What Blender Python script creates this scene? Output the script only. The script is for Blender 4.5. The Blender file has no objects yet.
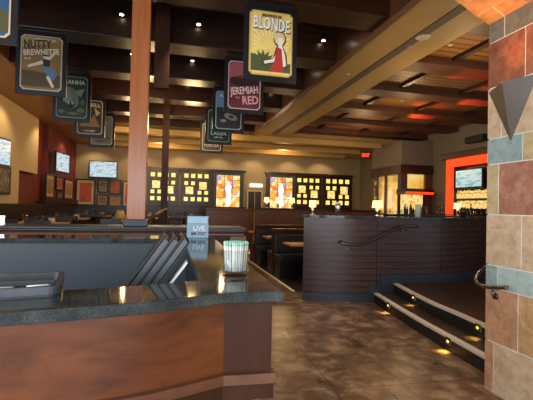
import bpy, bmesh, math, random
from mathutils import Vector, Matrix
random.seed(7)
PI = math.pi
col = bpy.context.scene.collection
SC = bpy.context.scene

# ------------------------------------------------------------------ camera
EYE = 1.45
yaw, pitch, roll = math.radians(-13.7), math.radians(1.0), math.radians(1.3)
CR = Matrix.Rotation(yaw, 3, 'Z') @ Matrix.Rotation(PI/2 + pitch, 3, 'X') @ Matrix.Rotation(roll, 3, 'Z')
cd = bpy.data.cameras.new('camera'); cam = bpy.data.objects.new('camera', cd); col.objects.link(cam)
cd.sensor_width = 36; cd.lens = 36*400/533; cd.clip_start = .02; cd.clip_end = 200
cam.matrix_world = Matrix.Translation((0, 0, EYE)) @ CR.to_4x4()
SC.camera = cam

def S(u, v, X=None, Y=None, Z=None):
    """survey: the room point seen at a photo position on a known plane of the room"""
    d = CR @ Vector(((u-266.5)/400, -(v-200)/400, -1))
    if X is not None: k = X/d.x
    elif Y is not None: k = Y/d.y
    else: k = (Z-EYE)/d.z
    return Vector((d.x*k, d.y*k, EYE + d.z*k))

# ------------------------------------------------------------------ materials
def nt(name):
    m = bpy.data.materials.new(name); m.use_nodes = True
    return m, m.node_tree.nodes, m.node_tree.links, m.node_tree.nodes['Principled BSDF']
def mat(name, c, rough=.5, metal=0, emit=None, es=0, trans=0, ior=1.45, coat=0, var=.12, vs=6, bump=0):
    m, N, L, b = nt(name)
    b.inputs['Roughness'].default_value = rough; b.inputs['Metallic'].default_value = metal
    b.inputs['Transmission Weight'].default_value = trans; b.inputs['IOR'].default_value = ior
    b.inputs['Coat Weight'].default_value = coat
    tc = N.new('ShaderNodeTexCoord'); no = N.new('ShaderNodeTexNoise'); no.inputs['Scale'].default_value = vs
    no.inputs['Detail'].default_value = 4
    cr = N.new('ShaderNodeValToRGB')
    cr.color_ramp.elements[0].position = .3; cr.color_ramp.elements[1].position = .7
    cr.color_ramp.elements[0].color = [x*(1-var) for x in c[:3]]+[1]
    cr.color_ramp.elements[1].color = [min(1, x*(1+var)) for x in c[:3]]+[1]
    L.new(tc.outputs['Object'], no.inputs['Vector']); L.new(no.outputs['Fac'], cr.inputs['Fac'])
    L.new(cr.outputs['Color'], b.inputs['Base Color'])
    if emit:
        b.inputs['Emission Color'].default_value = (*emit, 1); b.inputs['Emission Strength'].default_value = es
    if bump:
        bp = N.new('ShaderNodeBump'); bp.inputs['Strength'].default_value = bump
        L.new(no.outputs['Fac'], bp.inputs['Height']); L.new(bp.outputs['Normal'], b.inputs['Normal'])
    return m
def wood(name, c1, c2, sc=(1, 1, 1), rough=.35, coat=.2, big=3, spec=.4):
    m, N, L, b = nt(name); b.inputs['Specular IOR Level'].default_value = spec
    tc = N.new('ShaderNodeTexCoord'); mp = N.new('ShaderNodeMapping'); mp.inputs['Scale'].default_value = sc
    no = N.new('ShaderNodeTexNoise'); no.inputs['Scale'].default_value = big; no.inputs['Detail'].default_value = 7
    no.inputs['Roughness'].default_value = .6; no.inputs['Distortion'].default_value = .6
    cr = N.new('ShaderNodeValToRGB'); cr.color_ramp.elements[0].position = .3; cr.color_ramp.elements[1].position = .72
    cr.color_ramp.elements[0].color = (*c1, 1); cr.color_ramp.elements[1].color = (*c2, 1)
    L.new(tc.outputs['Object'], mp.inputs['Vector']); L.new(mp.outputs['Vector'], no.inputs['Vector'])
    L.new(no.outputs['Fac'], cr.inputs['Fac']); L.new(cr.outputs['Color'], b.inputs['Base Color'])
    b.inputs['Roughness'].default_value = rough; b.inputs['Coat Weight'].default_value = coat; b.inputs['Coat Roughness'].default_value = .2
    return m
def stone(name, c1, c2, c3, rough=.45, sc=11):
    m, N, L, b = nt(name)
    tc = N.new('ShaderNodeTexCoord'); no = N.new('ShaderNodeTexNoise'); no.inputs['Scale'].default_value = sc
    no.inputs['Detail'].default_value = 12; no.inputs['Distortion'].default_value = .5; no.inputs['Roughness'].default_value = .68
    cr = N.new('ShaderNodeValToRGB'); e = cr.color_ramp.elements
    e[0].position = .3; e[0].color = (*c1, 1); e[1].position = .72; e[1].color = (*c3, 1)
    k = e.new(.5); k.color = (*c2, 1)
    bp = N.new('ShaderNodeBump'); bp.inputs['Strength'].default_value = .35; bp.inputs['Distance'].default_value = .02
    L.new(tc.outputs['Object'], no.inputs['Vector']); L.new(no.outputs['Fac'], cr.inputs['Fac'])
    L.new(cr.outputs['Color'], b.inputs['Base Color']); L.new(no.outputs['Fac'], bp.inputs['Height'])
    L.new(bp.outputs['Normal'], b.inputs['Normal']); b.inputs['Roughness'].default_value = rough
    return m
def glow(name, c, s):
    return mat(name, c, .5, emit=c, es=s, var=.05)
def glow_tex(name, stops, s, kind='voronoi', scale=14, vec=(1, 1, 1)):
    m, N, L, b = nt(name)
    tc = N.new('ShaderNodeTexCoord'); mp = N.new('ShaderNodeMapping'); mp.inputs['Scale'].default_value = vec
    t = N.new('ShaderNodeTexVoronoi' if kind == 'voronoi' else 'ShaderNodeTexNoise'); t.inputs['Scale'].default_value = scale
    cr = N.new('ShaderNodeValToRGB'); cr.color_ramp.interpolation = 'CONSTANT' if kind == 'voronoi' else 'LINEAR'
    while len(cr.color_ramp.elements) < len(stops): cr.color_ramp.elements.new(.5)
    for i, (p, c) in enumerate(stops):
        cr.color_ramp.elements[i].position = p; cr.color_ramp.elements[i].color = (*c, 1)
    L.new(tc.outputs['Object'], mp.inputs['Vector']); L.new(mp.outputs['Vector'], t.inputs['Vector'])
    if kind == 'voronoi':
        sp = N.new('ShaderNodeSeparateColor'); L.new(t.outputs['Color'], sp.inputs['Color']); L.new(sp.outputs['Red'], cr.inputs['Fac'])
    else: L.new(t.outputs['Fac'], cr.inputs['Fac'])
    L.new(cr.outputs['Color'], b.inputs['Emission Color']); b.inputs['Emission Strength'].default_value = s
    b.inputs['Base Color'].default_value = (.02, .02, .02, 1); b.inputs['Roughness'].default_value = .2
    return m

def floor_mat():
    m, N, L, b = nt('brown_floor_tile')
    tc = N.new('ShaderNodeTexCoord'); mp = N.new('ShaderNodeMapping'); mp.inputs['Rotation'].default_value = (0, 0, math.radians(2))
    br = N.new('ShaderNodeTexBrick'); br.offset = 0; br.inputs['Scale'].default_value = 1; br.inputs['Brick Width'].default_value = .61
    br.inputs['Row Height'].default_value = .61; br.inputs['Mortar Size'].default_value = .006; br.inputs['Mortar Smooth'].default_value = .3
    br.inputs['Color1'].default_value = (.8, .8, .8, 1); br.inputs['Color2'].default_value = (1.15, 1.1, 1.05, 1); br.inputs['Mortar'].default_value = (.38, .36, .34, 1)
    no = N.new('ShaderNodeTexNoise'); no.inputs['Scale'].default_value = 4.2; no.inputs['Detail'].default_value = 10; no.inputs['Distortion'].default_value = .35
    no.inputs['Roughness'].default_value = .66
    cr = N.new('ShaderNodeValToRGB'); e = cr.color_ramp.elements
    e[0].position = .36; e[0].color = (.075, .042, .025, 1); e[1].position = .64; e[1].color = (.33, .22, .14, 1)
    k = e.new(.5); k.color = (.15, .09, .053, 1)
    mx = N.new('ShaderNodeMix'); mx.data_type = 'RGBA'; mx.blend_type = 'MULTIPLY'; mx.inputs[0].default_value = 1
    L.new(tc.outputs['Object'], mp.inputs['Vector']); L.new(mp.outputs['Vector'], br.inputs['Vector']); L.new(tc.outputs['Object'], no.inputs['Vector'])
    L.new(no.outputs['Fac'], cr.inputs['Fac']); L.new(cr.outputs['Color'], mx.inputs[6]); L.new(br.outputs['Color'], mx.inputs[7])
    L.new(mx.outputs[2], b.inputs['Base Color'])
    mr = N.new('ShaderNodeMapRange'); mr.inputs[3].default_value = .2; mr.inputs[4].default_value = .42
    L.new(no.outputs['Fac'], mr.inputs[0]); L.new(mr.outputs[0], b.inputs['Roughness'])
    return m
def granite():
    m, N, L, b = nt('dark_granite')
    tc = N.new('ShaderNodeTexCoord'); no = N.new('ShaderNodeTexNoise'); no.inputs['Scale'].default_value = 260; no.inputs['Detail'].default_value = 6
    n2 = N.new('ShaderNodeTexNoise'); n2.inputs['Scale'].default_value = 14; n2.inputs['Detail'].default_value = 4
    ad = N.new('ShaderNodeMath'); ad.operation = 'MULTIPLY'
    cr = N.new('ShaderNodeValToRGB'); e = cr.color_ramp.elements
    e[0].position = .14; e[0].color = (.022, .027, .029, 1); e[1].position = .42; e[1].color = (.075, .09, .09, 1)
    L.new(tc.outputs['Object'], no.inputs['Vector']); L.new(tc.outputs['Object'], n2.inputs['Vector'])
    L.new(no.outputs['Fac'], ad.inputs[0]); L.new(n2.outputs['Fac'], ad.inputs[1]); L.new(ad.outputs[0], cr.inputs['Fac'])
    L.new(cr.outputs['Color'], b.inputs['Base Color']); b.inputs['Roughness'].default_value = .07; b.inputs['Specular IOR Level'].default_value = .24
    return m
def planks(name, c1, c2, w=.16, axis='Y'):
    m, N, L, b = nt(name)
    tc = N.new('ShaderNodeTexCoord'); mp = N.new('ShaderNodeMapping')
    br = N.new('ShaderNodeTexBrick'); br.offset = .5; br.inputs['Scale'].default_value = 1; br.inputs['Brick Width'].default_value = 30
    br.inputs['Row Height'].default_value = w; br.inputs['Mortar Size'].default_value = .012
    br.inputs['Color1'].default_value = (*c1, 1); br.inputs['Color2'].default_value = (*c2, 1); br.inputs['Mortar'].default_value = (.015, .008, .004, 1)
    L.new(tc.outputs['Object'], mp.inputs['Vector']); L.new(mp.outputs['Vector'], br.inputs['Vector']); L.new(br.outputs['Color'], b.inputs['Base Color'])
    b.inputs['Roughness'].default_value = .5
    return m

M = {}
M['floor'] = floor_mat()
M['granite'] = granite()
M['cherry'] = wood('cherry_veneer', (.055, .013, .004), (.175, .052, .016), (1.2, 1.2, 3.5), .33, .1, 3.2)
M['cherry_dark'] = wood('dark_cherry', (.032, .012, .007), (.06, .024, .014), (2, 2, .5), .4, 0, 5, .15)
M['column'] = wood('satin_column_wood', (.34, .095, .025), (.46, .15, .05), (6, 6, .35), .3, .3, 4)
M['beamwood'] = wood('dark_beam_wood', (.016, .005, .002), (.042, .014, .006), (.5, 4, 4), .36, .1, 4)
M['beam_right'] = wood('brown_beam_wood', (.055, .020, .010), (.11, .042, .022), (.5, 4, 4), .55, 0, 4)
M['slat'] = wood('slat_wood', (.062, .032, .028), (.115, .060, .052), (.7, .7, 7), .28, 0, 4, .35)
M['dark'] = wood('espresso_wood', (.015, .009, .007), (.04, .02, .014), (2, 2, 2), .35, .2, 4)
M['mid'] = wood('brown_wood', (.09, .035, .018), (.17, .07, .035), (2, 2, 2), .35, .2, 4)
M['tan'] = mat('tan_painted_soffit', (.46, .30, .10), .6, var=.04)
M['taupe'] = mat('taupe_paint', (.20, .165, .12), .65, var=.04)
M['cream'] = mat('cream_paint', (.55, .42, .23), .7, var=.04)
M['backwall'] = mat('beige_paint', (.33, .255, .15), .7, var=.05)
M['red'] = mat('deep_red_paint', (.16, .022, .018), .6, var=.05)
M['orangewood'] = wood('honey_ceiling_wood', (.33, .15, .045), (.45, .22, .075), (3, .3, 1), .5, .1, 3)
M['black'] = mat('black_paint', (.006, .005, .005), .8)
M['blackplastic'] = mat('black_plastic', (.012, .012, .014), .35)
M['leather'] = mat('black_leather', (.02, .022, .027), .42, vs=60, bump=.15)
M['menu_edge'] = mat('charcoal_cover', (.05, .058, .068), .36, vs=30)
M['paper'] = mat('white_paper', (.75, .76, .76), .6, var=.02)
M['panel'] = mat('blue_grey_laminate', (.045, .06, .078), .5, var=.06, vs=3)
M['basegrey'] = mat('slate_vinyl_base', (.035, .048, .06), .4, var=.08)
M['carpet'] = mat('dark_step_tile', (.055, .030, .02), .38, var=.25, vs=4)
M['nosing'] = mat('tan_nosing', (.68, .60, .49), .6, var=.05)
M['riser'] = mat('black_riser', (.014, .012, .012), .45)
M['chrome'] = mat('brushed_steel', (.62, .62, .62), .25, 1)
M['rail'] = mat('dark_steel_rail', (.12, .12, .124), .25, .85)
M['bronze'] = mat('grey_bronze', (.10, .082, .068), .42, .55, var=.06)
def thin_glass():
    m, N, L, b = nt('clear_glass'); N.remove(b); out = N['Material Output']
    tr = N.new('ShaderNodeBsdfTransparent'); tr.inputs[0].default_value = (.985, .99, .99, 1)
    gl = N.new('ShaderNodeBsdfGlossy'); gl.inputs['Roughness'].default_value = .03
    lw = N.new('ShaderNodeLayerWeight'); lw.inputs['Blend'].default_value = .25; fr = N.new('ShaderNodeMath'); fr.operation = 'MULTIPLY'; fr.inputs[1].default_value = .55; L.new(lw.outputs['Facing'], fr.inputs[0]); mx = N.new('ShaderNodeMixShader')
    L.new(fr.outputs[0], mx.inputs[0]); L.new(tr.outputs[0], mx.inputs[1]); L.new(gl.outputs[0], mx.inputs[2]); L.new(mx.outputs[0], out.inputs['Surface'])
    return m
M['glass'] = thin_glass()
M['straw'] = mat('white_straw', (.82, .84, .80), .45, var=.02)
M['mint'] = mat('mint_tip', (.36, .72, .55), .45, var=.05)
M['grout'] = mat('pale_grout', (.74, .70, .64), .8, var=.03)
M['speaker'] = mat('white_grille', (.62, .60, .54), .6)
M['lampshade'] = glow('lit_amber_shade', (1, .62, .20), 2.0)
M['amber'] = glow_tex('backlit_amber_glass', [(0, (1, .62, .08)), (.5, (1, .74, .18)), (.75, (.95, .5, .05))], .95, 'noise', 9)
M['amber_art'] = glow_tex('backlit_amber_print', [(0, (.25, .07, .01)), (.42, (.9, .5, .08)), (.62, (1, .82, .35))], .9, 'noise', 11)
M['stained'] = glow_tex('stained_glass', [(0, (1, .42, .05)), (.25, (1, .75, .3)), (.45, (.85, .22, .04)), (.6, (1, .9, .6)), (.8, (.45, .35, .6)), (.9, (1, .55, .12))], .8, 'voronoi', 5)
M['spot'] = glow('lit_bulb', (1, .86, .6), 12)
M['redglow'] = glow('red_led_panel', (1, .05, .008), 1.0)
M['exit'] = glow('red_exit_letters', (1, .03, .02), 3)
M['steplight'] = glow('step_light_lens', (1, .72, .12), 1.3)
M['windowglow'] = glow_tex('lit_yellow_room', [(.25, (.45, .17, .02)), (.5, (.9, .5, .09)), (.7, (1, .74, .24))], .75, 'noise', 1.6, (1, 1, .6))
M['tv'] = glow_tex('screen_picture', [(.2, (.18, .36, .62)), (.42, (.55, .75, .95)), (.5, (.85, .9, .95)), (.6, (.25, .5, .45)), (.8, (.8, .55, .4))], .62, 'noise', 3.5, (1, 1, 4))
M['tv_teal'] = glow_tex('screen_game', [(.2, (.10, .40, .38)), (.45, (.35, .75, .7)), (.55, (.85, .92, .92)), (.7, (.5, .78, .72))], .55, 'noise', 3.5, (1, 1, 4))
M['liquor'] = glow_tex('backlit_liquor', [(.25, (.5, .18, .02)), (.45, (1, .62, .15)), (.65, (1, .85, .45))], .7, 'noise', 9)
M['bottledark'] = mat('dark_bottle_glass', (.03, .02, .01), .1)
M['bulbwarm'] = M['spot']
ST = dict(
 orange=stone('orange_slate', (.36, .20, .09), (.52, .31, .15), (.64, .42, .24)),
 rust=stone('rust_slate', (.34, .15, .07), (.50, .26, .14), (.62, .38, .22)),
 russet=stone('russet_slate', (.14, .05, .03), (.24, .09, .05), (.36, .15, .085)),
 brickred=stone('dusty_red_slate', (.25, .10, .065), (.38, .17, .11), (.50, .28, .20)),
 tan=stone('tan_slate', (.40, .27, .16), (.56, .40, .26), (.68, .53, .37)),
 teal=stone('teal_slate', (.17, .25, .24), (.27, .36, .34), (.37, .46, .43)),
 pale=stone('pale_teal_slate', (.30, .40, .38), (.40, .50, .47), (.48, .56, .52)),
 mustard=stone('mustard_slate', (.34, .25, .12), (.50, .39, .21), (.58, .48, .30)),
 grey=stone('grey_slate', (.10, .11, .08), (.16, .16, .12), (.24, .22, .15)))

# ------------------------------------------------------------------ mesh builder
class MB:
    def __init__(s): s.bm = bmesh.new(); s.mi = 0
    def _m(s, fs):
        for f in fs: f.material_index = s.mi
    def box(s, x0, x1, y0, y1, z0, z1, bev=0, rot=None):
        before = set(s.bm.faces)
        r = bmesh.ops.create_cube(s.bm, size=1)
        mt = Matrix.Translation(((x0+x1)/2, (y0+y1)/2, (z0+z1)/2)) @ (rot.to_4x4() if rot else Matrix()) @ Matrix.Diagonal((abs(x1-x0), abs(y1-y0), abs(z1-z0), 1))
        bmesh.ops.transform(s.bm, matrix=mt, verts=r['verts'])
        if bev:
            ed = list({e for v in r['verts'] for e in v.link_edges})
            bmesh.ops.bevel(s.bm, geom=ed, offset=bev, segments=2, profile=.5, affect='EDGES')
        s._m([f for f in s.bm.faces if f not in before]); return s
    def tube(s, pts, r, n=10, closed_ends=True):
        pts = [Vector(p) for p in pts]; rs = r if isinstance(r, (list, tuple)) else [r]*len(pts)
        rings = []; up = None
        for i, p in enumerate(pts):
            t = ((pts[min(i+1, len(pts)-1)]-pts[max(i-1, 0)])).normalized()
            if up is None: up = t.orthogonal().normalized()
            up = (up - t*up.dot(t)).normalized(); w = t.cross(up)
            rings.append([s.bm.verts.new(p + (up*math.cos(2*PI*k/n)+w*math.sin(2*PI*k/n))*rs[i]) for k in range(n)])
        fs = []
        for a, b in zip(rings, rings[1:]):
            for k in range(n): fs.append(s.bm.faces.new((a[k], a[(k+1) % n], b[(k+1) % n], b[k])))
        if closed_ends: fs += [s.bm.faces.new(rings[0][::-1]), s.bm.faces.new(rings[-1])]
        for f in fs: f.smooth = True
        if closed_ends: fs[-1].smooth = fs[-2].smooth = False
        s._m(fs); return s
    def lathe(s, prof, c=(0, 0, 0), n=20, smooth=True):
        rings = []; fs = []
        for r, z in prof:
            rings.append([s.bm.verts.new((c[0]+max(r, 1e-4)*math.cos(2*PI*k/n), c[1]+max(r, 1e-4)*math.sin(2*PI*k/n), c[2]+z)) for k in range(n)])
        for a, b in zip(rings, rings[1:]):
            for k in range(n): fs.append(s.bm.faces.new((a[k], a[(k+1) % n], b[(k+1) % n], b[k])))
        fs2 = [s.bm.faces.new(rings[0][::-1]), s.bm.faces.new(rings[-1])]
        for f in fs: f.smooth = smooth
        s._m(fs+fs2); return s
    def prism(s, poly, z0, z1, xz=False):
        """polygon extruded along z, or (xz=True) polygon in x/z extruded along y from z0 to z1"""
        f3 = (lambda p, h: (p[0], h, p[1])) if xz else (lambda p, h: (p[0], p[1], h))
        a = [s.bm.verts.new(f3(p, z0)) for p in poly]; b = [s.bm.verts.new(f3(p, z1)) for p in poly]
        n = len(poly); fs = [s.bm.faces.new(a), s.bm.faces.new(b)]
        for k in range(n): fs.append(s.bm.faces.new((a[k], a[(k+1) % n], b[(k+1) % n], b[k])))
        s._m(fs); return s
    def strip(s, inner, outer, z0, z1):
        """solid band between two plan polylines"""
        n = len(inner); V = lambda p, z: s.bm.verts.new((p[0], p[1], z))
        q = [[V(inner[i], z0), V(outer[i], z0), V(outer[i], z1), V(inner[i], z1)] for i in range(n)]
        fs = [s.bm.faces.new(q[0]), s.bm.faces.new(q[-1][::-1])]
        for a, b in zip(q, q[1:]):
            for k in range(4): fs.append(s.bm.faces.new((a[k], b[k], b[(k+1) % 4], a[(k+1) % 4])))
        s._m(fs); return s
    def text(s, txt, size, c, y=-.03, depth=.004, w=None, shear=0, tilt=0):
        cu = bpy.data.curves.new('lettering', 'FONT'); cu.body = txt; cu.size = size; cu.extrude = depth/2
        cu.align_x = 'CENTER'; cu.align_y = 'CENTER'; cu.shear = shear; cu.offset = size*.02; cu.resolution_u = 2
        o = bpy.data.objects.new('lettering', cu); col.objects.link(o); dg = bpy.context.evaluated_depsgraph_get()
        me = bpy.data.meshes.new_from_object(o.evaluated_get(dg)); bpy.data.objects.remove(o); bpy.data.curves.remove(cu)
        xs = [v.co.x for v in me.vertices]; k = (w/(max(xs)-min(xs))) if w else 1
        me.transform(Matrix.Translation((c[0], y, c[1])) @ Matrix.Rotation(tilt, 4, 'Y') @ Matrix.Rotation(PI/2, 4, 'X') @ Matrix.Diagonal((k, 1, 1, 1)))
        before = set(s.bm.faces); s.bm.from_mesh(me); bpy.data.meshes.remove(me)
        s._m([f for f in s.bm.faces if f not in before]); return s
    def build(s, name, mats, parent=None, loc=None):
        bmesh.ops.recalc_face_normals(s.bm, faces=s.bm.faces)
        me = bpy.data.meshes.new(name); s.bm.to_mesh(me); s.bm.free()
        for m in (mats if isinstance(mats, (list, tuple)) else [mats]): me.materials.append(M[m] if isinstance(m, str) else m)
        o = bpy.data.objects.new(name, me); col.objects.link(o)
        if parent: o.parent = parent
        if loc is not None: o.location = loc
        return o
def B(*a, **k): return MB().box(*a, **k)
def thing(name, label, cat, loc=(0, 0, 0), rz=0, group=None):
    o = bpy.data.objects.new(name, None); o.empty_display_size = .1; col.objects.link(o)
    o.location = loc; o.rotation_euler = (0, 0, rz); o['label'] = label; o['category'] = cat
    if group: o['group'] = group
    return o
def tag(o, label, cat, group=None):
    o['label'] = label; o['category'] = cat
    if group: o['group'] = group
    return o
def struct(name, mb, m):
    o = mb.build(name, m); o['kind'] = 'structure'; return o
def dup(root, loc, rz=None, label=None, group=None):
    r = root.copy(); col.objects.link(r); r.location = loc
    if rz is not None: r.rotation_euler = (0, 0, rz)
    if label: r['label'] = label
    if group: r['group'] = group
    for ch in list(root.children):
        c = ch.copy(); col.objects.link(c); c.parent = r
        for g in ch.children:
            d = g.copy(); col.objects.link(d); d.parent = c
    return r

# ------------------------------------------------------------------ room shell
XL, XR, YB = -3.5, 8.35, 16.5
struct('floor', B(-3.9, 9.2, -4.2, 17, -.12, 0), 'floor')
struct('wall_back', B(-3.9, 9.2, YB, YB+.15, 0, 5.4), 'backwall')
# left wall: cream, then a recess, then deep red; dark wainscot below
w = B(XL-.3, XL, -4.2, 10.7, 1.40, 3.7); w.box(XL-.3, XL, 10.7, 12.05, 2.2, 3.7)
struct('wall_left', w, 'cream')
w = B(XL-.35, XL-.12, 10.7, 12.9, 0, 3.7); w.box(XL-.3, XL+.02, 12.9, YB, 1.40, 3.7)
struct('wall_left_red', w, 'red')
w = B(XL-.3, XL+.02, -4.2, YB, 0, 1.33, ); w.box(XL-.3, XL+.05, -4.2, YB, 1.33, 1.40)
struct('trim_1', w, 'dark')
struct('trim_2', B(XL, XR, YB-.04, YB, 0, 1.42), 'dark')
struct('wall_right', B(XR, XR+.15, 2.8, YB, 0, 5.4), 'taupe')
# entrance side behind the camera: wall with large window openings
w = B(-3.9, 9.2, -4.2, -4.05, 2.9, 5.4); w.box(-3.9, 9.2, -4.2, -4.05, 0, .5)
for x in (-3.9, -.9, 2.1, 5.1, 8.6): w.box(x, x+.3, -4.2, -4.05, .5, 2.9)
struct('wall_front', w, 'cream')
struct('wall_entrance', B(3.2, 3.35, -4.05, 1.4, 0, 5.4), 'cream')
struct('ceiling', B(-3.9, 9.2, -4.2, 17, 5.3, 5.4), 'black')
# lowered soffits
Z = 3.7
struct('ceiling_left', B(-3.9, -2.57, -4.2, YB, Z, 5.3), 'orangewood')
w = B(-2.57, 9.2, 12.6, YB, Z, 5.3)
struct('ceiling_back', w, 'tan')
for i, y in enumerate((12.3, 13.9, 15.2)):
    struct('trim_%d' % (3+i), B(-2.57, 7.0, y, y+.28, Z-.16, Z), 'tan')
# long diagonal-looking soffit that runs down the room
struct('ceiling_soffit', B(2.55, 3.58, -4.2, 12.6, Z, 5.3), 'tan')
struct('trim_6', B(2.45, 2.55, -4.2, 12.6, Z-.02, 5.3), 'mid')
v = thing('linear_air_diffuser', 'long black slot diffuser set in the tan soffit', 'vent', (3.09, 6, Z))
g = MB()
for k in range(4): g.box(-.055+k*.031, -.037+k*.031, -3.6, 6, -.008, .0)
g.build('slat', 'taupe', v); B(-.07, .07, -3.6, 6, -.003, 0).build('slot', 'black', v)
# right wing ceiling: planks, cross beams and strips
struct('ceiling_right', B(3.58, 9.2, 2.4, 12.6, 3.97, 5.3), planks('plank_ceiling', (.22, .105, .035), (.29, .15, .05)))
BY = [2.64, 4.17, 5.70, 7.24, 8.77, 10.30, 11.75]
for y in BY[1:]:
    o = B(0, 4.8, -.22, .22, 0, .14, bev=.008).build('ceiling_cross_beam', 'beam_right', None, (3.56, y+.15, 3.83))
    o['kind'] = 'structure'
for x in (4.5, 5.9, 7.3):
    o = B(-.05, .05, 0, 10.2, 0, .06).build('ceiling_strip', 'dark', None, (x, 2.4, 3.91)); o['kind'] = 'structure'
# deep dark beams over the middle of the room
for y in BY:
    o = B(-2.57, 2.45, 0, .42, 0, .52, bev=.01).build('ceiling_beam', 'beamwood', None, (0, y, Z)); o['kind'] = 'structure'

# small round ceiling fittings
def downlight(x, y, z, label, n='recessed_downlight', r=.027):
    t = thing(n, label, 'ceiling light', (x, y, z), group='recessed downlights in the soffits')
    MB().lathe([(r*.7, -.004), (r, -.008), (r*1.3, -.006), (r*1.35, 0), (r*.7, 0)]).build('trim_ring', 'speaker', t)
    MB().lathe([(r*.68, -.003), (r*.68, 0)]).build('bulb', 'spot', t)
for (u, v_) in ((348, 74), (313, 107)): 
    p = S(u, v_, Z=Z); downlight(p.x, p.y, Z, 'recessed downlight in the underside of the long tan soffit')
p = S(409, 46, Z=Z); t = thing('recessed_spot_can', 'unlit black recessed can beside the white round speaker', 'ceiling light', (p.x, p.y, Z))
MB().lathe([(.025, -.006), (.04, -.006), (.042, 0), (.025, 0)]).build('trim_ring', 'tan', t); MB().lathe([(.026, -.004), (.026, 0)]).build('aperture', 'black', t)
for (u, v_) in ((450, 45), (394, 77), (453, 78), (402, 101), (366, 117), (435, 124), (482, 94)):
    p = S(u, v_, Z=3.83 if v_ in (78, 94) else 3.97); zc = 3.97
    inb = any(abs(p.y-(y+.15)) < .25 for y in BY)
    downlight(p.x, p.y, 3.83 if inb else 3.97, 'recessed downlight in the plank ceiling over the bar side')
p = S(423, 37, Z=Z); t = thing('ceiling_speaker', 'white round speaker in the tan soffit', 'speaker', (p.x, p.y, Z))
MB().lathe([(.0, -.012), (.085, -.012), (.095, -.006), (.1, 0)]).build('grille', 'speaker', t)
p = S(476, 80.5, Z=3.83); t = thing('ceiling_speaker', 'dark oval-looking round speaker under a brown cross beam', 'speaker', (p.x, p.y, 3.83 if any(abs(p.y-(y+.15)) < .22 for y in BY) else 3.97))
MB().lathe([(.0, -.012), (.10, -.012), (.11, -.006), (.115, 0)]).build('grille', 'blackplastic', t)
# spot fittings on the faces of the deep beams
def beam_spot(x, y, z, label):
    t = thing('beam_spotlight', label, 'spotlight', (x, y, z), group='small spotlights on the dark ceiling beams')
    MB().tube([(0, 0, 0), (0, -.05, -.0)], .012).build('bracket', 'blackplastic', t)
    MB().tube([(0, -.05, .03), (0, -.07, -.05)], [.02, .034]).build('can', 'blackplastic', t)
    MB().lathe([(.0, 0), (.026, 0), (.026, .004)], (0, -.071, -.056)).build('bulb', 'spot', t)
for j, y in enumerate(BY[1:]):
    zz = 4.0+.03*j
    for x, nm in ((-.68, 'left'), (.34, 'middle'), (2.2, 'right')):
        if y > 4.5 : beam_spot(x, y, zz, 'small lit spotlight in the %s row on the dark ceiling beams' % nm)

# ------------------------------------------------------------------ lights
def area(name, loc, rot, sx, sy, power, color):
    l = bpy.data.lights.new(name, 'AREA'); l.shape = 'RECTANGLE'; l.size = sx; l.size_y = sy; l.energy = power; l.color = color
    o = bpy.data.objects.new(name, l); col.objects.link(o); o.location = loc; o.rotation_euler = rot; return o
def spot(name, loc, target, power, color, ang=70, blend=.6, r=.05):
    l = bpy.data.lights.new(name, 'SPOT'); l.energy = power; l.color = color; l.spot_size = math.radians(ang); l.spot_blend = blend; l.shadow_soft_size = r
    o = bpy.data.objects.new(name, l); col.objects.link(o); o.location = loc
    o.rotation_euler = (Vector(target)-Vector(loc)).to_track_quat('-Z', 'Y').to_euler(); return o
def point(name, loc, power, color, r=.05):
    l = bpy.data.lights.new(name, 'POINT'); l.energy = power; l.color = color; l.shadow_soft_size = r
    o = bpy.data.objects.new(name, l); col.objects.link(o); o.location = loc; return o
DAY = (.86, .93, 1.0); WARM = (1, .66, .32)
for x in (-2.25, .75, 3.75):
    if x < 3.3: area('window_daylight', (x, -4.02, 1.75), (PI/2, 0, 0), 2.6, 2.3, 105, DAY)
area('window_daylight_side', (XL+.05, -1.2, 1.9), (PI/2, 0, -PI/2), 4.5, 2.2, 290, DAY)
for x, y in ((-.5, 8.0), (.5, 9.55), (-1.0, 11.4), (1.5, 12), (-.3, 14.5), (4.2, 14.6)):
    point('added_warm_fill', (x, y, 3.30), 34, WARM, .2)  # added warm points for fill and beam undersides; no pendants hang here
for x, y in ((5.2, 8), (5.4, 10.6), (4.4, 5.2)):
    point('bar_ceiling_glow', (x, y, 3.1), 26, WARM, .15)
for x in (-2.8, -1.2, .4, 1.9, 3.4, 5.0, 6.4):
    spot('wall_washer', (x, 15.75, 3.66), (x, 16.6, 1.5), 30, (1, .74, .40), 110)
for y in (7.5, 9.5, 12, 14.5):
    spot('wall_washer_left', (-2.9, y, 3.66), (-3.6, y, 1.7), 30, (1, .72, .38), 110)
for x, y in ((1.7, 4.1), (2.0, 5.6), (.1, 5.3), (2.0, 6.7), (1.5, 2.9)):
    spot('added_floor_fill', (x, y, 3.66), (x, y, 0), 85, (1, .86, .70), 75, .9, .06)  # added to brighten the floor, in place of the beam spotlights' light
spot('added_soffit_fill', (2.0, 2.5, 2.2), (3.1, 6.5, 3.7), 60, (1, .72, .38), 80, 1, .3)  # added warm spot to make the tan soffit more golden; no fitting there

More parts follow.
